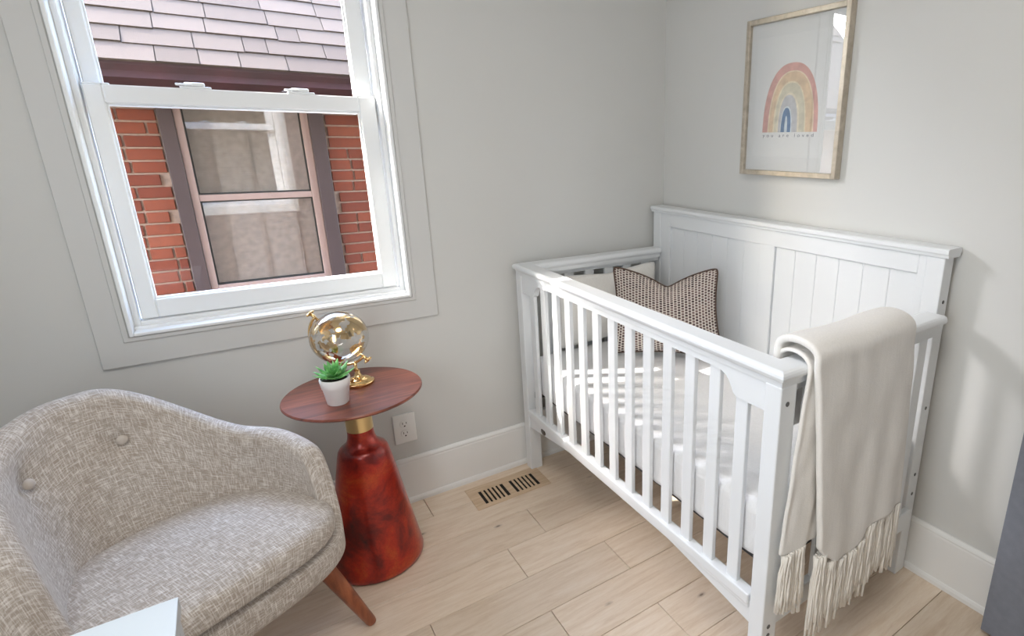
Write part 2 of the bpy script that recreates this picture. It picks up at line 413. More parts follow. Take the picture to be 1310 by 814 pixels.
# own outside cladding, then unseen bump-out and roof overhang added to block sun
b = BM()
for a in ((XL-.2, HX0-.05), (HX1+.05, .9)): box(b, a[0], a[1], .222, .245, -1.2, 2.72)
box(b, HX0-.05, HX1+.05, .222, .245, -1.2, HZ0-.06); box(b, HX0-.05, HX1+.05, .222, .245, HZ1+.05, 2.72)
struct('trim_4', b, M_CLAD)
struct('wall_sun_blocker', box(BM(), -3.4, -2.16, .22, .43, -1, 2.75), M_BLOCKER)  # unseen bump-out, placed to cut the sun patch off sideways
b = BM(); prism(b, [(.22, 2.72), (.80, 2.70), (.80, 2.84), (.22, 3.1)], 'x', -4, 1.5)
struct('overhang_sun_blocker', b, M_TRIM)  # unseen overhang, set to block high sun through the upper sash

# ------------------------------------------------------------ grey door leaf against the right wall
d = thing('door_1', None, None, (-.07, -2.02, 0), kind='structure')
link('door_leaf', box(BM(), -.093, -.055, -2.42, -1.635, .012, 2.03, .002), M_DOOR, d)
b = BM()
for y0, y1, z0, z1 in ((-2.32, -1.735, 1.05, 1.92), (-2.32, -1.735, .2, .92)):
    rect = [(y0, z0), (y1, z0), (y1, z1), (y0, z1)]
    box(b, -.097, -.091, y0, y1, z0, z0+.012, .002); box(b, -.097, -.091, y0, y1, z1-.012, z1, .002)
    box(b, -.097, -.091, y0, y0+.012, z0, z1, .002); box(b, -.097, -.091, y1-.012, y1, z0, z1, .002)
link('panel_moulding', b, M_DOOR, d)
b = BM(); lathe(b, [(0, 0), (.026, 0), (.026, .006), (.010, .010), (.010, .035), (.026, .045), (.028, .058), (.018, .068), (0, .07)], (-.093, -1.70, .98), 24, Matrix.Rotation(-PI/2, 3, 'Y'))
link('door_knob', b, M_BRASS, d, smooth=True, auto=40)

# ------------------------------------------------------------ neighbour house
NY = 2.0
ho = thing('brick_house', 'red brick neighbouring house with a shingled roof seen through the window', 'house', (-1.5, NY, -1.0))
b = BM()
for a in ((-4.6, -1.863, -2.2, 1.60), (-1.086, 1.6, -2.2, 1.60), (-1.863, -1.086, -2.2, .46)): box(b, a[0], a[1], NY+.012, NY+.3, a[2], a[3])
link('mortar_wall', b, M_MORTAR, ho)
bl, bh, mj = .200, .0565, .0105
bmeshes = {}
nb = 0
def brick(x0, x1, z0):
    global nb
    w = round(x1-x0, 3)
    key = (round(w, 2))
    if w < .03: return
    bm = BM(); box(bm, x0, x1, NY-.002+random.uniform(0, .003), NY+.06, z0, z0+bh, .003, 1); link('brick', bm, M_BRICK, ho); nb += 1
for k in range(22):
    z0 = .19+k*.067
    off = (k % 2)*.105 + random.uniform(-.012, .012)
    x = -2.75 - off
    while x < -.35:
        l = bl if random.random() > .18 else .095
        a, c = x, x+l
        if z0 > .44 and z0 < 1.60:                        # round the neighbour's window
            if a < -1.868 < c: c = -1.870
            if c > -1.081 > a: a = -1.079
            if a >= -1.868 and c <= -1.081: x += l+mj; continue
        if nb < 298: brick(a, c, z0)
        x += l+mj
# neighbour's window
b = BM()
box(b, -1.863, -1.795, NY-.03, NY+.10, .46, 1.60, .004); box(b, -1.165, -1.086, NY-.03, NY+.10, .46, 1.60, .004); box(b, -1.795, -1.165, NY-.03, NY+.1, .44, .50, .004)
link('window_surround', b, M_BTRIM, ho)
b = BM()
box(b, -1.795, -1.760, NY-.01, NY+.09, .50, 1.60, .003); box(b, -1.205, -1.165, NY-.01, NY+.09, .50, 1.60, .003)
box(b, -1.760, -1.205, NY-.01, NY+.09, .50, .545, .003); box(b, -1.760, -1.205, NY-.005, NY+.09, 1.032, 1.068, .003)
nf = link('window_frame', b, M_PTRIM, ho)
b = BM()
for z0, z1 in ((.545, 1.032), (1.068, 1.6)):
    box(b, -1.760, -1.752, NY+.004, NY+.03, z0, z1); box(b, -1.212, -1.205, NY+.004, NY+.03, z0, z1); box(b, -1.752, -1.212, NY+.004, NY+.03, z0, z0+.007); box(b, -1.752, -1.212, NY+.004, NY+.03, z1-.007, z1)
link('gasket', b, M_DARK, nf)
M_NGLASS = glass_mat('neighbour_glass', (.92, .92, .92, 1), 1.6, .03)
for z0, z1 in ((.545, 1.032), (1.068, 1.6)):
    link('pane', box(BM(), -1.757, -1.208, NY+.022, NY+.026, z0, z1), M_NGLASS, nf)
b = BM()
z = .50
while z < 1.6:
    h = random.choice((.012, .018, .024)); box(b, -1.80, -1.16, NY+.060+random.uniform(0, .0015), NY+.066, z, z+h, .0008, 1); z += h
for x in (-1.66, -1.48, -1.30): box(b, x-.0015, x+.0015, NY+.052, NY+.058, .5, 1.6)
tag(link('blind', b, M_BLIND, ho), 'pale closed woven blind behind the glass')
# eave, gutter, roof
b = BM()
box(b, -4.6, 1.6, 1.62, NY+.1, 1.60, 1.62); box(b, -4.6, 1.6, 1.60, 1.64, 1.60, 1.70)
link('soffit', b, M_BTRIM, ho)
b = BM()
prism(b, [(1.60, 1.60), (1.535, 1.60), (1.505, 1.635), (1.512, 1.665), (1.50, 1.69), (1.50, 1.703), (1.512, 1.703), (1.60, 1.703)], 'x', -4.6, 1.6)
link('gutter', b, M_GUTTER, ho)
SL = math.radians(46); ey, ez = 1.50, 1.712
def rp(s, h=0): return ey + s*math.cos(SL) - h*math.sin(SL), ez + s*math.sin(SL) + h*math.cos(SL)
b = BM(); L = 2.42
p0 = rp(0, -.03); p1 = rp(L, -.03); p2 = rp(L, 0); p3 = rp(0, 0)
prism(b, [p0, p1, p2, p3], 'x', -4.6, 1.6)
link('roof_deck', b, M_SHINGLE, ho)
b = BM(); q = rp(L, .0); prism(b, [(q[0], q[1]), (q[0]+L*math.cos(SL), ez), (q[0]+L*math.cos(SL), ez-.03), (q[0], q[1]-.03)], 'x', -4.6, 1.6)
link('rear_roof', b, M_SHINGLE, ho)
expo = .112
for k in range(21):
    x = (-2.75 if k < 10 else -4.3) + random.uniform(-.3, 0)
    while x < (-.3 if k < 10 else -1.9):
        w = random.choice((.10, .16, .20, .26, .30)) if k < 10 else random.choice((.2, .26, .3))
        s0 = k*expo - .012 + random.uniform(-.004, .004); s1 = s0+expo+.04; h0, h1 = .011+random.uniform(0, .003), .003
        A = rp(s0, 0.001); B = rp(s0, h0); Cc = rp(s1, h1); D = rp(s1, 0.0005)
        bm = BM(); prism(bm, [A, B, Cc, D], 'x', x+.002, x+w-.002); link('shingle', bm, M_SHINGLE, ho)
        x += w

# ------------------------------------------------------------ crib
cr = thing('crib', 'white wooden baby crib with slatted sides and tall panelled back against the right wall', 'crib', (-.43, -.71, 0))
XO, YA, YB = -.7838, -.0276, -1.3985
prof = [(0, .893), (.001, .899), (.004, .904), (.010, .907), (.062, .907), (.068, .904), (.071, .899), (.072, .893), (.070, .887), (.064, .884), (.062, .880), (.061, .866), (.011, .866), (.010, .880), (.008, .884), (.002, .887)]
path = [0, 1, 2, 3]
def inw(i, o): return [(-.086, YA-o), (XO+o, YA-o), (XO+o, YB+o), (-.086, YB+o)][i]
b = BM(); ring_sweep(b, path, prof, inw); link('top_cap', b, M_CRIB, cr)
px0, px1 = -.7744, -.722
for y0, y1 in ((-.037, -.083), (-1.389, -1.343)):
    o = link('post', box(BM(), px0, px1, y0, y1, 0, .868, .003), M_CRIB, cr)
    yy = y0+(.0015 if y0 > -.5 else -.0015)
    bm = BM()
    for z in (.826, .222, .196):
        lathe(bm, [(0, -.001), (.0058, -.001), (.0058, .0012), (.004, .0018), (0, .0018)], (-.752, y0, z), 16, Matrix.Rotation(PI/2 if y0 < -.5 else -PI/2, 3, 'X'))
    link('screw_cap', bm, M_CAPS, o)
ym = -.713
half = [(-1.343, .868), (-1.343, .797), (-1.262, .797), (-1.252, .799), (-1.243, .806), (-1.238, .816), (-1.230, .829), (-1.219, .840), (-1.203, .847), (-1.18, .849)]
poly = half + [(2*ym-y, z) for y, z in reversed(half)]
b = BM(); prism(b, poly, 'x', -.770, -.748); link('front_rail', b, M_CRIB, cr)
n, sw = 13, .038; gap = (1.26-n*sw)/(n+1)
for i in range(n):
    y0 = -.083 - gap*(i+1) - sw*i
    zt = .80 if i in (0, n-1) else .852
    link('slat', box(BM(), -.766, -.752, y0-sw, y0, .285, zt, .0025, 2), M_CRIB, cr)
N = 24
arch = [(-.083 - 1.26*i/N, .205 + .043*min(1, math.sin(PI*i/N)*1.25)) for i in range(N+1)]
b = BM(); prism(b, [(-.083, .27)] + arch + [(-1.343, .27)], 'x', -.768, -.748)
box(b, -.777, -.745, -1.338, -.088, .262, .292, .004); box(b, -.7735, -.748, -1.338, -.088, .250, .264, .003)
link('bottom_rail', b, M_CRIB, cr)
b = BM(); t = BM(); lathe(t, [(0, 0), (.019, 0), (.021, .001), (.019, .0022), (0, .0022)], (0, 0, 0), 32)
bmesh.ops.scale(t, vec=(.6, 1, 1), verts=t.verts)
merge(b, t, Matrix.Translation((-.768, -.205, .236)) @ Matrix.Rotation(-PI/2, 4, 'Y'))
tag(link('badge', b, Mat('bronze_badge', (.10, .085, .07, 1), .35, .7).m, cr, smooth=True, auto=40), 'small dark oval badge on the bottom rail')
for sgn, y0, y1 in ((1, -.046, -.068), (-1, -1.379, -1.357)):
    b = BM(); box(b, -.722, -.078, y0, y1, .845, .868, .002); link('end_rail', b, M_CRIB, cr)
    b = BM(); box(b, -.722, -.078, y0, y1, .198, .262, .004); link('end_bottom_rail', b, M_CRIB, cr)
    ns, w = 6, .044; g = (.644-ns*w)/(ns+1)
    for i in range(ns):
        x0 = -.722 + g*(i+1) + w*i
        link('slat', box(BM(), x0, x0+w, y0-sgn*.004, y1+sgn*.004, .255, .85, .0025), M_CRIB, cr)
# tall back
b = BM()
pr = [(-.0876, 1.078), (-.0876, 1.088), (-.083, 1.0916), (-.015, 1.0916), (-.0103, 1.088), (-.0103, 1.078), (-.014, 1.074), (-.016, 1.066), (-.082, 1.066), (-.084, 1.074)]
prism(b, [(x, z) for x, z in pr], 'y', -.0155, -1.3723); link('headboard_cap', b, M_CRIB, cr)
for y0, y1 in ((-.026, -.143), (-1.362, -1.287)):
    ym_ = y0 + (-.052 if y0 > -.5 else .052)
    b = BM(); box(b, -.078, -.026, y0, ym_, 0, 1.066, .003); box(b, -.0755, -.046, ym_, y1, .20, 1.066, .0015)
    o = link('back_post', b, M_CRIB, cr)
    if y0 < -1:
        bm = BM()
        for z in (.935, .60, .37, .30): lathe(bm, [(0, -.001), (.0055, -.001), (.0055, .0012), (.004, .0018), (0, .0018)], (-.052, y0, z), 14, Matrix.Rotation(PI/2, 3, 'X'))
        link('screw_cap', bm, M_CAPS, o)
for z0, z1 in ((1.008, 1.066), (.20, .29)): link('back_rail', box(BM(), -.0755, -.045, -1.287, -.143, z0, z1, .003), M_CRIB, cr)
link('back_stile', box(BM(), -.0755, -.045, -.750, -.680, .285, 1.01, .0025), M_CRIB, cr)
for y0, y1 in ((-.143, -.680), (-.750, -1.287)):
    w = (y1-y0)/6
    for i in range(6): link('board', box(BM(), -.0665, -.052, y0+w*i, y0+w*(i+1), .285, 1.012, .003, 2), M_CRIB, cr)
b = BM()   # steel mattress support
for y in (-.14, -.42, -.71, -1.0, -1.28): box(b, -.71, -.10, y-.010, y+.010, .345, .357)
box(b, -.715, -.70, -1.30, -.12, .343, .357); box(b, -.11, -.095, -1.30, -.12, .343, .357)
box(b, -.742, -.09, -1.338, -1.318, .335, .362); box(b, -.742, -.09, -.10, -.085, .335, .362)
link('mattress_support', b, M_METAL, cr)

# ------------------------------------------------------------ mattress
def cushion_block(x0, x1, y0, y1, z0, z1, r, nx, ny, wr):
    bm = BM(); t = BM(); bmesh.ops.create_cube(t, size=1)
    for v in t.verts: v.co = Vector(((x0+x1)/2+v.co.x*(x1-x0), (y0+y1)/2+v.co.y*(y1-y0), (z0+z1)/2+v.co.z*(z1-z0)))
    bmesh.ops.bevel(t, geom=t.edges[:], offset=r, segments=5, affect='EDGES', profile=.5)
    bmesh.ops.subdivide_edges(t, edges=[e for e in t.edges if e.calc_length() > .08], cuts=90, use_grid_fill=True)
    for v in t.verts: v.co += wr(v.co)
    merge(bm, t); return bm
def mwr(p):
    side = max(0, min(1, (.505-p.z)/.06))
    n1 = noise.noise(Vector((p.x*16, p.y*16, p.z*5+p.y*9)))
    n2 = noise.noise(Vector((p.x*40, p.y*44+p.z*30, p.z*10)))
    d = side*(.004*n1+.0035*n2)
    tp = (1-side)*.0022*noise.noise(Vector((p.x*5, p.y*9, 0)))
    c = Vector((-.42, -.71, p.z)); dr = (p-c); dr.z = 0
    if dr.length: dr.normalize()
    return dr*d + Vector((0, 0, tp + side*.0))
b = cushion_block(-.744, -.092, -1.328, -.086, .362, .525, .030, 1, 1, mwr)
o = link('mattress', b, M_SHEET, None, smooth=True)
tag(o, 'crib mattress in a wrinkled white fitted sheet inside the crib', 'mattress')

# ------------------------------------------------------------ pillows
def pillow_mesh(bl, br, tl, tr, th, nrm, dip=0.0, pinch=.10, n=36, seed=0):
    """rectangular pillow between four corners"""
    bl, br, tl, tr = map(Vector, (bl, br, tl, tr)); nrm = Vector(nrm).normalized()
    bm = BM(); uvl = bm.loops.layers.uv.new('UVMap'); layers = []; uvof = {}
    rim = {}
    for side in (1, -1):
        g = {}
        for i in range(n+1):
            for j in range(n+1):
                u, v = i/n*2-1, j/n*2-1
                edge = i in (0, n) or j in (0, n)
                if side == -1 and edge: g[i, j] = rim[i, j]; continue
                # concave edges
                uu = u*(1-pinch*(1-v*v)*abs(u)**2*.8); vv = v*(1-pinch*(1-u*u)*abs(v)**2*.8)
                cr_ = 1-.05*(abs(u)*abs(v))**9; uu *= cr_; vv *= cr_
                p = (bl*(1-uu)*(1-vv)+br*(1+uu)*(1-vv)+tl*(1-uu)*(1+vv)+tr*(1+uu)*(1+vv))/4
                k = max(0, (1-abs(u)**2.4))*max(0, (1-abs(v)**2.4)); h = th*k**.5
                if dip:
                    q = math.exp(-(((u-.05)**2+.006)**.5)*2.3)*max(0, (v+.3)/1.3)**1.8
                    p += (bl-tl).normalized()*dip*q; h *= 1-.45*q
                h += .006*k*noise.noise(Vector((u*3+seed, v*3, side)))
                p += nrm*h*side
                vt = bm.verts.new(p); g[i, j] = vt; uvof[vt] = (i/n, j/n)
                if edge: rim[i, j] = vt
        for i in range(n):
            for j in range(n):
                q = [g[i, j], g[i+1, j], g[i+1, j+1], g[i, j+1]]
                f = bm.faces.new(q if side == 1 else q[::-1])
                for lp, (a, c) in zip(f.loops, ([(i, j), (i+1, j), (i+1, j+1), (i, j+1)] if side == 1 else [(i, j+1), (i+1, j+1), (i+1, j), (i, j)])): lp[uvl].uv = (a/n, c/n)
    ring = [rim[i, 0].co.copy() for i in range(n)]+[rim[n, j].co.copy() for j in range(n)]+[rim[i, n].co.copy() for i in range(n, 0, -1)]+[rim[0, j].co.copy() for j in range(n, 0, -1)]
    return bm, ring
b, ring = pillow_mesh((-.655, -.120, .537), (-.115, -.120, .537), (-.655, -.098, .850), (-.115, -.098, .858), .060, (0, -1, .08), .02, .08, 30, 3)
for v in b.verts: v.co.y = min(v.co.y, -.077)
o = link('pillow', b, M_CASEP, None, smooth=True)
tag(o, 'plain ivory pillow standing behind the patterned pillow at the wall end', 'pillow')
pt = thing('pillow', 'brown and cream woven throw pillow with dark piping standing in the crib', 'pillow', (-.31, -.44, .53))
b, ring = pillow_mesh((-.490, -.278, .538), (-.150, -.600, .538), (-.425, -.205, .893), (-.118, -.512, .905), .058, (-.69, -.70, .2), .085, .14, 40, 1)
me_uv = b
for v in b.verts:
    v.co.x = min(v.co.x, -.082)
link('cover', b, M_WOVEN, pt, smooth=True)
ring = [Vector((min(p.x, -.084), p.y, max(p.z, .5315))) for p in ring]
b = BM(); tube(b, ring, .0042, 8, True); link('piping', b, M_PIPING, pt, smooth=True)

# ------------------------------------------------------------ throw blanket on the near end of the crib
bl_ = thing('blanket', 'cream throw blanket with fringe hanging over the near end rail of the crib', 'blanket', (-.5, -1.43, .9))
def interp(x, pts):
    if x <= pts[0][0]: return pts[0][1]
    for (a, va), (c, vc) in zip(pts, pts[1:]):
        if x <= c:
            t = (x-a)/(c-a); t = t*t*(3-2*t); return va+(vc-va)*t
    return pts[-1][1]
def drape(xtop0, xtop1, xbot0, xbot1, zbot, ytop, ybot, ztop, inner, nu=44, nv=60, amp=.006, seed=0, thick=.016, push=0.0):
    """sheet over the rail: inner tail, over the cap, long outer fall. zbot(u) lower hem"""
    bm = BM(); rows = []
    for j in range(nv+1):
        t = j/nv; row = []
        for i in range(nu+1):
            u = i/nu
            if t < .12:                                    # inside tail
                s = t/.12; z = inner+(ztop-.035-inner)*s; y = -1.312; k = 0
            elif t < .34:                                  # over the cap
                a = (t-.12)/.22*PI; ry = (ytop+1.312)/2; y = -1.312 + ry*(1-math.cos(a)); z = ztop-.035+.035*math.sin(a)**.8; k = 0
            else:
                s = (t-.34)/.66; z = (ztop-.035)+(zbot(u)-(ztop-.035))*s; k = s
                y = ytop+(ybot-ytop)*s
            xa = xtop0+(xbot0-xtop0)*k; xb = xtop1+(xbot1-xtop1)*k; x = xa+(xb-xa)*u
            w = amp*(k*.9+.1)*(math.sin(u*9+seed)+.6*math.sin(u*21+seed*2+k*1.5))
            w += .004*noise.noise(Vector((u*6+seed, t*7, seed)))
            y -= w*(1 if k else .2); 
            if 0 < t <= .34: z += .003*math.sin(u*8+seed)
            y += push*math.exp(-((u-.0)/.08)**2)
            row.append(bm.verts.new((x, y, z)))
        rows.append(row)
    for a, c in zip(rows, rows[1:]):
        for i in range(nu): bm.faces.new((a[i], a[i+1], c[i+1], c[i]))
    return bm

def uv_cols(bm, faces_uv):
    uvl = bm.loops.layers.uv.new('UVMap')
    for f, uvs in faces_uv:
        for lp, q in zip(f.loops, uvs): lp[uvl].uv = q
def solid(o, th, sub=1):
    m = o.modifiers.new('thickness', 'SOLIDIFY'); m.thickness = th; m.offset = 0
    if sub: s = o.modifiers.new('smooth', 'SUBSURF'); s.levels = sub; s.render_levels = sub
hem = [(-.645, .425), (-.610, .385), (-.567, .355), (-.50, .349), (-.462, .358), (-.440, .392), (-.36, .398), (-.27, .402)]
main = drape(-.712, -.318, -.645, -.272, lambda u: interp(-.645+.373*u, hem), -1.424, -1.432, .956, .70, amp=.0035, seed=1)
o = link('front_fold', main, M_THROW, bl_, smooth=True); solid(o, .017)
back = drape(-.706, -.55, -.757, -.600, lambda u: .437 + .03*max(0, .25-u), -1.402, -1.408, .932, .74, nu=20, amp=.003, seed=4)
o = link('back_fold', back, M_THROW, bl_, smooth=True); solid(o, .010)
# fringe
def tassel(x, y, z, L, w, n, seed):
    random.seed(seed); bm = BM()
    for i in range(n):
        a = random.uniform(0, 2*PI); r = math.sqrt(random.random())
        dx, dy = r*math.cos(a)*w, r*math.sin(a)*.010
        l = L*random.uniform(.82, 1.0) if random.random() < .9 else L*1.12
        ph = random.uniform(0, 6)
        pts = []
        for k in range(7):
            s = k/6
            nk = 1-.35*math.exp(-((s-.1)/.08)**2)
            pts.append((x+dx*(.8+.35*s)*nk+.002*math.sin(ph+s*9), y+dy*nk+.0015*math.cos(ph+s*7), z-l*s))
        tube(bm, pts, [.0033*(1+.15*math.sin(ph*3+k*2.2)) for k in range(7)], 5)
    bmesh.ops.translate(bm, verts=bm.verts, vec=(0, 0, .004))
    link('tassel', bm, M_YARN, bl_, smooth=True)
for k, (x, y, z, L, w, n) in enumerate((
        (-.730, -1.410, .437, .170, .022, 46), (-.688, -1.410, .437, .175, .022, 46),
        (-.628, -1.432, .398, .215, .024, 52), (-.585, -1.434, .365, .185, .022, 48), (-.540, -1.433, .352, .165, .023, 46), (-.495, -1.433, .350, .160, .022, 46),
        (-.455, -1.432, .362, .165, .020, 42), (-.412, -1.431, .394, .205, .022, 46), (-.368, -1.431, .397, .185, .021, 42), (-.325, -1.431, .398, .180, .021, 42), (-.289, -1.430, .400, .190, .016, 34))):
    tassel(x, y, z, L, w*1.08, int(n*1.35), 40+k)
random.seed(11)

# ------------------------------------------------------------ armchair
CC = Vector((-1.852, -.596, 0)); fv = Vector((.454, -.891, 0)); rv = Vector((.891, .454, 0))
def cw(a, b_, z): return CC + rv*a + fv*b_ + Vector((0, 0, z))
ac = thing('armchair', 'grey linen tub armchair with two back buttons and wooden legs under the window', 'armchair', CC)
def sm(x, a, c):
    t = max(0, min(1, (x-a)/(c-a))); return t*t*(3-2*t)
def Hh(th):
    d = abs(math.degrees(th)); dt = abs(math.degrees(th)+24)
    tg = math.degrees(th)
    h = .785 - .172*sm(tg, 2, 58) - .055*sm(-tg, 8, 60) - .115*sm(-tg, 60, 112) - .028*sm(d, 66, 106)
    return h - (h-.366)*sm(d, 98, 130)
def plan(th, A, B, F):
    s, c = math.sin(th), -math.cos(th)
    if c < 0: e = 2.3; k = (abs(s)**e+abs(c)**e)**(-1/e); return s*k*A, c*k*B
    e = 3.4; k = (abs(s)**e+abs(c)**e)**(-1/e); return s*k*A, c*k*F
def outer(th, z):
    t = max(0, min(1, (z-.29)/.5)); t2 = t**.8
    d = abs(math.degrees(th)); back = 1-sm(d, 50, 110)
    return plan(th, (.313+.008*t2) if th > 0 else (.285+.045*t2), .235+.140*t2*(.6+.4*back), .176+.004*t)
b = BM(); NT = 96; cols = []
for j in range(NT):
    th = -PI+2*PI*j/NT
    H = Hh(th); T = .066 - .018*sm(abs(math.degrees(th)), 60, 120) + (.035*sm(-math.degrees(th), 10, 60)*(1-sm(-math.degrees(th), 110, 150)))
    col = []
    def add(a, c, z): col.append(b.verts.new(cw(a, c, z)))
    for s, z in ((.25, .266), (.78, .266), (.92, .272)):
        a, c = outer(th, .29); add(a*s, c*s, z)
    a, c = outer(th, .30); add(a*.985, c*.985, .292)
    zt = H-T/2
    for k in range(1, 9):
        z = .30+(zt-.30)*k/8; a, c = outer(th, z); add(a, c, z)
    a0, c0 = outer(th, zt); ln = math.hypot(a0, c0); ua, uc = a0/ln, c0/ln
    for k in range(1, 8):
        ang = PI*k/8; off = T/2*(1-math.cos(ang)); add(a0-ua*off, c0-uc*off, zt+T/2*math.sin(ang))
    zi = .345
    for k in range(0, 17):
        z = zt+(zi-zt)*k/16; a, c = outer(th, z); l2 = math.hypot(a, c); f = (l2-T-.045*(k/16)**2*(1-sm(abs(math.degrees(th)), 50, 110)))/l2; add(a*f, c*f, z)
    a, c = outer(th, zi); l2 = math.hypot(a, c); f = (l2-T)/l2
    add(a*f*.8, c*f*.8, zi-.004); add(a*f*.2, c*f*.2, zi-.004)
    cols.append(col)
fu = []
for j in range(NT):
    A, B = cols[j], cols[(j+1) % NT]; da = 0
    for k in range(len(A)-1):
        db = da+(A[k+1].co-A[k].co).length; u0, u1 = j*.0172, (j+1)*.0172
        fu.append((b.faces.new((A[k], B[k], B[k+1], A[k+1])), ((u0, da), (u1, da), (u1, db), (u0, db)))); da = db
b.faces.new([c[0] for c in cols][::-1]); b.faces.new([c[-1] for c in cols])
uv_cols(b, fu)
# button dimples
btn = []
for a_ in (.036, -.205):
    th = math.atan2(a_, .29); zb = .655
    pa, pc = outer(th, zb); l2 = math.hypot(pa, pc); f = (l2-.066-(.035*sm(-math.degrees(th), 10, 60))-.045*.08)/l2
    btn.append((cw(pa*f, pc*f, zb), (rv*pa+fv*pc).normalized()))
for v in b.verts:
    for p, nd in btn:
        d_ = (v.co-p); lat = (d_ - nd*d_.dot(nd)).length
        if d_.dot(nd) < .03 and d_.length < .16:
            up = max(0, d_.z)
            v.co += nd*(.018*math.exp(-(lat/.024)**2)+.014*math.exp(-(lat/.055)**2)) if lat > .001 else nd*0
o = link('shell', b, M_LINEN, ac, smooth=True); s = o.modifiers.new('smooth', 'SUBSURF'); s.levels = 1; s.render_levels = 2
for p, nd in btn:
    b = BM(); lathe(b, [(0, .007), (.006, .0065), (.010, .0045), (.012, .001), (.0115, -.002), (0, -.003)], (0, 0, 0), 24)
    q = (-nd).to_track_quat('Z', 'Y').to_matrix()
    bmesh.ops.transform(b, matrix=Matrix.Translation(p+nd*.010) @ q.to_4x4(), verts=b.verts)
    link('button', b, M_BUTTON, ac, smooth=True)
b = BM(); cols = []
for j in range(NT):
    th = -PI+2*PI*j/NT
    a, c = plan(th, .290 if th > 0 else .250, .205, .192)
    fr = sm(c, -.05, .2)
    P = [(.3, .376, 0), (.93, .378, 0), (.975, .383, 0), (.995, .393, 0), (1.0, .408, 0), (.997, .424, 0), (.98, .438, 0), (.94, .448, 0), (.84, .457, 0), (.65, .464, 0), (.4, .469, 0), (.2, .471, 0)]
    cols.append([b.verts.new(cw(a*s_, c*s_, z+.018*(c*s_/.24 if c < 0 else c*s_/.24*.4)*(-.35))) for s_, z, _ in P])
fu = []
def cuv(v):
    d = v.co-CC; a_, c_ = d.dot(rv), d.dot(fv); k_ = 1+max(0, .44-d.z)*3; return (a_*k_, c_*k_)
for j in range(NT):
    A, B = cols[j], cols[(j+1) % NT]
    for k in range(len(A)-1):
        q = (A[k], B[k], B[k+1], A[k+1]); fu.append((b.faces.new(q), [cuv(v) for v in q]))
q = [c[0] for c in cols][::-1]; fu.append((b.faces.new(q), [cuv(v) for v in q]))
q = [c[-1] for c in cols]; fu.append((b.faces.new(q), [cuv(v) for v in q]))
uv_cols(b, fu)
o = link('seat_cushion', b, M_LINEN, ac, smooth=True); s = o.modifiers.new('smooth', 'SUBSURF'); s.levels = 1; s.render_levels = 1
for fa, fb, ta, tb in ((.328, .112, .230, .075), (-.298, .108, -.200, .070), (.23, -.30, .14, -.14), (-.23, -.30, -.14, -.14)):
    b = BM(); A = cw(ta, tb, .285); B = cw(fa, fb, .004)
    tube(b, [A+(B-A)*t for t in (0, .35, .7, .97, 1.0)], [.0235, .021, .0175, .0145, .0125], 20)
    for v in b.verts: v.co.z = max(v.co.z, 0)
    link('leg', b, M_LEG, ac, smooth=True, auto=50)

# ------------------------------------------------------------ side table
TX, TY, TH, TR = -1.4265, -.262, .620, .1965
stb = thing('side_table', 'round walnut topped side table on a red copper pedestal beside the armchair', 'side table', (TX, TY, 0))
b = BM(); lathe(b, [(0, TH-.012), (TR-.012, TH-.012), (TR-.004, TH-.010), (TR, TH-.006), (TR, TH-.003), (TR-.003, TH), (0, TH)], (TX, TY, 0), 96)
link('tabletop', b, M_WALNUT, stb, smooth=True, auto=40)
b = BM(); lathe(b, [(0, TH-.012), (.0385, TH-.012), (.0385, .490), (0, .490)], (TX, TY, 0), 48); link('collar', b, M_BRASS, stb, smooth=True, auto=40)
b = BM(); lathe(b, [(0, .492), (.0375, .492), (.038, .478), (.0395, .464), (.0435, .450), (.051, .439), (.061, .431), (.069, .424), (.073, .416), (.0765, .402), (.090, .33), (.113, .19), (.137, .05), (.1415, .022), (.140, .008), (.132, 0), (0, 0)], (TX, TY, 0), 72)
link('pedestal', b, M_COPPER, stb, smooth=True, auto=60)

# ------------------------------------------------------------ globe
rh = Vector((math.cos(y_), math.sin(y_), 0)); fh = Vector((-math.sin(y_), math.cos(y_), 0))
GB = Vector((-1.366, -.236, TH)) + rh*(-.046)
gl = thing('globe', 'clear glass globe with gold continents on a brass stand on the side table', 'globe', GB)
GC = GB + rh*(-.040) + Vector((0, 0, .156)); GR = .083
b = BM(); lathe(b, [(0, 0), (.044, 0), (.046, .003), (.045, .008), (.038, .011), (.036, .015), (.026, .019), (.013, .024), (.008, .034), (.0075, .045), (0, .045)], GB, 48)
link('base', b, M_GOLD, gl, smooth=True, auto=50)
axd = (rh*(-.72)+Vector((0, 0, .69))).normalized()      # towards the upper left knob
per = (rh*(-.69)+Vector((0, 0, -.72))).normalized()
b = BM(); RA = GR+.010
arc = [GC + RA*(math.cos(t)*axd + math.sin(t)*per) for t in [PI*k/40 for k in range(41)]]
tube(b, arc, .0042, 10); link('meridian_arm', b, M_GOLD, gl, smooth=True)
b = BM(); j = min(arc, key=lambda p: (p-(GB+Vector((-.0, 0, .07)))).length)
tube(b, [GB+Vector((0, 0, .035)), GB+Vector((0, 0, .05))*1.0+rh*(-.004), j], [.007, .0058, .005], 12); link('stem', b, M_GOLD, gl, smooth=True)
for sg in (1, -1):
    b = BM(); c = GC+axd*sg*(RA+.004)
    tube(b, [GC+axd*sg*(GR-.002), c, c+axd*sg*.012], [.0035, .005, .006], 12)
    q = c+axd*sg*.013
    for d_ in ((per+fh).normalized(), (per-fh).normalized()):
        tube(b, [q-d_*.013, q-d_*.008, q+d_*.008, q+d_*.013], [.0022, .0045, .0045, .0022], 10)
    link('knob', b, M_GOLD, gl, smooth=True)
b = BM(); bmesh.ops.create_icosphere(b, subdivisions=4, radius=GR); bmesh.ops.translate(b, verts=b.verts, vec=GC)
link('glass_sphere', b, M_GLOBE, gl, smooth=True)
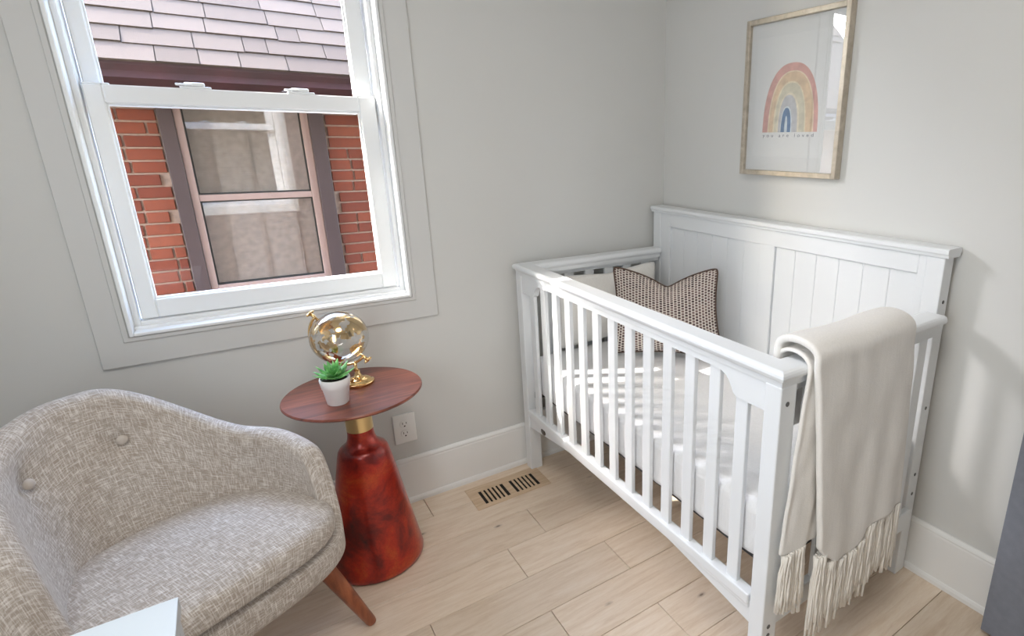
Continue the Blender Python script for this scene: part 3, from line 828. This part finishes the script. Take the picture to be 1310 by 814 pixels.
b = BM(); bmesh.ops.create_icosphere(b, subdivisions=6, radius=GR-.0008)
kill = []
for f in b.faces:
    c = f.calc_center_median().normalized()
    n_ = noise.noise(c*1.55+Vector((3.1, .4, 7.7)))+.35*noise.noise(c*5)+.15*noise.noise(c*11)
    if n_ < .08: kill.append(f)
bmesh.ops.delete(b, geom=kill, context='FACES'); bmesh.ops.translate(b, verts=b.verts, vec=GC)
link('continents', b, M_GOLD, gl, smooth=True)

# ------------------------------------------------------------ potted succulent
PC = Vector((-1.480, -.326, TH))
pl = thing('potted_succulent', 'small green succulent in a white pot in front of the globe', 'plant', PC)
b = BM(); lathe(b, [(0, 0), (.0265, 0), (.029, .003), (.0355, .050), (.0375, .052), (.0410, .078), (.040, .081), (.0365, .081), (.035, .072), (0, .072)], PC, 48)
link('pot', b, M_POT, pl, smooth=True, auto=40)
b = BM(); lathe(b, [(0, .075), (.02, .075), (.0355, .073), (.035, .068), (0, .068)], PC, 24); link('soil', b, M_SOIL, pl)
def leaf(az, el, L, w, base):
    bm = BM(); rows = []
    dr = Vector((math.cos(az)*math.cos(el), math.sin(az)*math.cos(el), math.sin(el))); sd = Vector((-math.sin(az), math.cos(az), 0)); nn = dr.cross(sd)*-1
    for k in range(9):
        s = k/8; ww = w*(math.sin(PI*min(1, .18+s*.82))**.8)*(1-.1*s) if k < 8 else .0004
        th_ = ww*.42; c = base+dr*L*s+Vector((0, 0, .012*s*s)) 
        rows.append([bm.verts.new(c+sd*ww*x_+nn*th_*y2) for x_, y2 in ((-1, .25), (-.5, -.5), (0, -.9), (.5, -.5), (1, .25), (.5, .15), (0, -.05), (-.5, .15))])
    for a, c in zip(rows, rows[1:]):
        for i in range(8): bm.faces.new((a[i], a[(i+1) % 8], c[(i+1) % 8], c[i]))
    bm.faces.new(rows[0]); bm.faces.new(rows[-1]); link('leaf', bm, M_LEAF, pl, smooth=True)
for ring_, (cnt, el, L, w) in enumerate(((9, .16, .054, .0115), (8, .50, .050, .0115), (6, .92, .042, .010), (3, 1.3, .030, .007))):
    for k in range(cnt):
        leaf(2*PI*k/cnt+ring_*.4+random.uniform(-.15, .15), el+random.uniform(-.08, .08), L*random.uniform(.88, 1.1), w, PC+Vector((0, 0, .078+ring_*.004)))

# ------------------------------------------------------------ picture
PYL, PYR, PZ0, PZ1 = -.510, -.944, 1.256, 1.792
pic = thing('picture', 'framed watercolour rainbow print hanging above the crib', 'picture', (0, (PYL+PYR)/2, PZ0))
fw = .0175
b = BM()
for a in ((PYR, PYR+fw, PZ0, PZ1), (PYL-fw, PYL, PZ0, PZ1), (PYR+fw, PYL-fw, PZ0, PZ0+fw), (PYR+fw, PYL-fw, PZ1-fw, PZ1)): box(b, -.031, -.001, a[0], a[1], a[2], a[3], .0015, 1)
link('frame', b, M_PFRAME, pic)
M_PAPER = painted('white_paper', srgb(236, 238, 238), .8, .004, .03); M_MATB = painted('mat_board', srgb(232, 234, 234), .85, .004, .05)
link('mat_board', box(BM(), -.016, -.004, PYR+fw, PYL-fw, PZ0+fw, PZ1-fw), M_MATB, pic)
paper = link('paper', box(BM(), -.0172, -.016, -.875, -.560, 1.322, 1.728, .0004, 1), M_PAPER, pic)
def arch2(bm, yl, yr, z0, zt, x, n=40):
    """solid arch face; yl = left base (nearer 0), yr = right base"""
    c = (yl+yr)/2; hw = abs(yl-yr)/2; pts = []
    for k in range(n+1):
        t = PI*k/n; cc, ss = math.cos(t), math.sin(t); e = 2.35
        pts.append((c+hw*math.copysign(abs(cc)**(2/e), cc), z0+(zt-z0)*abs(ss)**(2/e*.95)))
    f = bm.faces.new([bm.verts.new((x, y, z)) for y, z in pts])
def bpw(u, v, x0=-.0175):
    d_ = fwd + RT*((u-PX)/FPX) - UP*((v-PY)/FPX); t = (x0-CAM.x)/d_.x; p = CAM+d_*t; return p.y, p.z
def z8(x, y): return bpw(970+x/6.78, 70+y/6.78)
zb = z8(260, 672)[1]
bands = [('rose', 35, 507, 70, srgb(224, 176, 168)), ('cream', 78, 472, 138, srgb(240, 224, 200)), ('tan', 88, 462, 150, srgb(230, 206, 174)), ('cream', 122, 402, 232, srgb(240, 230, 204)),
         ('sage', 134, 392, 246, srgb(220, 216, 196)), ('cream', 156, 346, 332, srgb(236, 228, 208)), ('grey', 166, 330, 350, srgb(204, 206, 210)), ('white', 186, 284, 448, srgb(226, 238, 246)),
         ('blue', 192, 276, 462, srgb(98, 134, 176)), ('white', 222, 246, 532, srgb(220, 234, 244))]
bmats = {}
def wc_mat(n_, c):
    m = Mat('watercolour_'+n_, c, .85); g = m.noise(m.coord(), 40, 4, .6)
    m.color(m.ramp(g, [(.3, tuple(x*.82 for x in c[:3])+(1,)), (.7, tuple(min(1, x*1.12) for x in c[:3])+(1,))])); return m.m
for k, (n_, x0, x1, yt, c) in enumerate(bands):
    yl, yr, zt = z8(x0, 672)[0], z8(x1, 672)[0], z8((x0+x1)/2+6, yt)[1]
    bm = BM(); arch2(bm, yl, yr, zb, zt, -.01725-.00006*(k+1))
    if n_+str(k) not in bmats: bmats[n_+str(k)] = wc_mat(n_, c)
    link('rainbow_band', bm, bmats[n_+str(k)], paper)
cu = bpy.data.curves.new('lettering', 'FONT'); cu.body = 'you are loved'; cu.size = .0165; cu.space_character = 1.75; cu.align_x = 'CENTER'; cu.extrude = .00005
to = bpy.data.objects.new('tmp_text', cu); COL.objects.link(to)
bpy.context.view_layer.update()
me = bpy.data.meshes.new_from_object(to.evaluated_get(bpy.context.evaluated_depsgraph_get())); bpy.data.objects.remove(to)
bm = BM(); bm.from_mesh(me)
yc = (z8(40, 700)[0]+z8(480, 700)[0])/2; wid = abs(z8(40, 700)[0]-z8(480, 700)[0])
xs = [v.co.x for v in bm.verts]; sc_ = wid/(max(xs)-min(xs)); zt_ = z8(260, 714)[1]
for v in bm.verts: v.co = Vector((-.01725-.0002-v.co.z, yc-(v.co.x)*sc_, zt_+v.co.y*1.0))
link('lettering', bm, Mat('ink', srgb(96, 104, 120), .8).m, paper)
link('glass', box(BM(), -.0215, -.0200, PYR+fw, PYL-fw, PZ0+fw, PZ1-fw), M_PICGLASS, pic)

# ------------------------------------------------------------ outlet
ou = thing('wall_outlet', 'white duplex wall outlet behind the side table', 'outlet', (-1.245, 0, .257))
link('cover_plate', box(BM(), -1.285, -1.205, -.0065, 0, .258, .378, .003), M_PLASTIC, ou)
for zc in (.298, .338):
    b = BM(); t = BM(); lathe(t, [(0, 0), (.0165, 0), (.0165, .002), (.0155, .0028), (0, .0028)], (0, 0, 0), 28)
    for v in t.verts: v.co.y = max(-.0135, min(.0135, v.co.y))
    merge(b, t, Matrix.Translation((-1.245, -.0065, zc)) @ Matrix.Rotation(PI/2, 4, 'X'))
    so = link('socket', b, M_PLASTIC, ou)
    b = BM(); box(b, -1.2525, -1.2505, -.0098, -.009, zc-.001, zc+.008); box(b, -1.2395, -1.2375, -.0098, -.009, zc, zc+.007); box(b, -1.2475, -1.2425, -.0098, -.009, zc-.011, zc-.006, .0004)
    link('slots', b, M_DARK, so)

# ------------------------------------------------------------ floor vent
ve = thing('floor_vent', 'slotted oak floor vent by the baseboard', 'vent', (-.91, -.145, 0))
vx0, vx1, vy0, vy1 = -1.064, -.752, -.222, -.066
b = BM(); box(b, vx0, vx1, vy0, -.199, 0, .0035, .0012, 1); box(b, vx0, vx1, -.105, vy1, 0, .0035, .0012, 1); box(b, vx0, -1.024, -.199, -.105, 0, .0035, .0008, 1); box(b, -.790, vx1, -.199, -.105, 0, .0035, .0008, 1)
link('frame', b, M_VENT, ve)
link('duct_shade_plate', box(BM(), -1.024, -.790, -.199, -.105, .0001, .0006), M_DARK, ve)  # thin dark plate, its colour stands for the shade inside the duct
link('divider', box(BM(), -.9205, -.8935, -.199, -.105, .0006, .0034, .0006, 1), M_VENT, ve)
for x0, x1 in ((-1.024, -.9205), (-.8935, -.790)):
    p = (x1-x0)/6
    for k in range(1, 6): link('slat', box(BM(), x0+p*k-.0052, x0+p*k+.0040, -.199, -.105, .0006, .0034, .0006, 1), M_VENT, ve)

# ------------------------------------------------------------ white table in the near left corner
wt = thing('table', 'white laminate table corner in the foreground in front of the armchair', 'table', (-2.03, -1.36, 0))
wx0, wx1, wy0, wy1, wz = -2.255, -1.806, -1.62, -1.132, .715
link('tabletop', box(BM(), wx0, wx1, wy0, wy1, wz-.022, wz, .0015), M_WTABLE, wt)
for x in (wx0+.004, wx1-.030):
    for y in (wy0+.004, wy1-.030): link('leg', box(BM(), x, x+.026, y, y+.026, 0, wz-.022, .0015), M_WTABLE, wt)
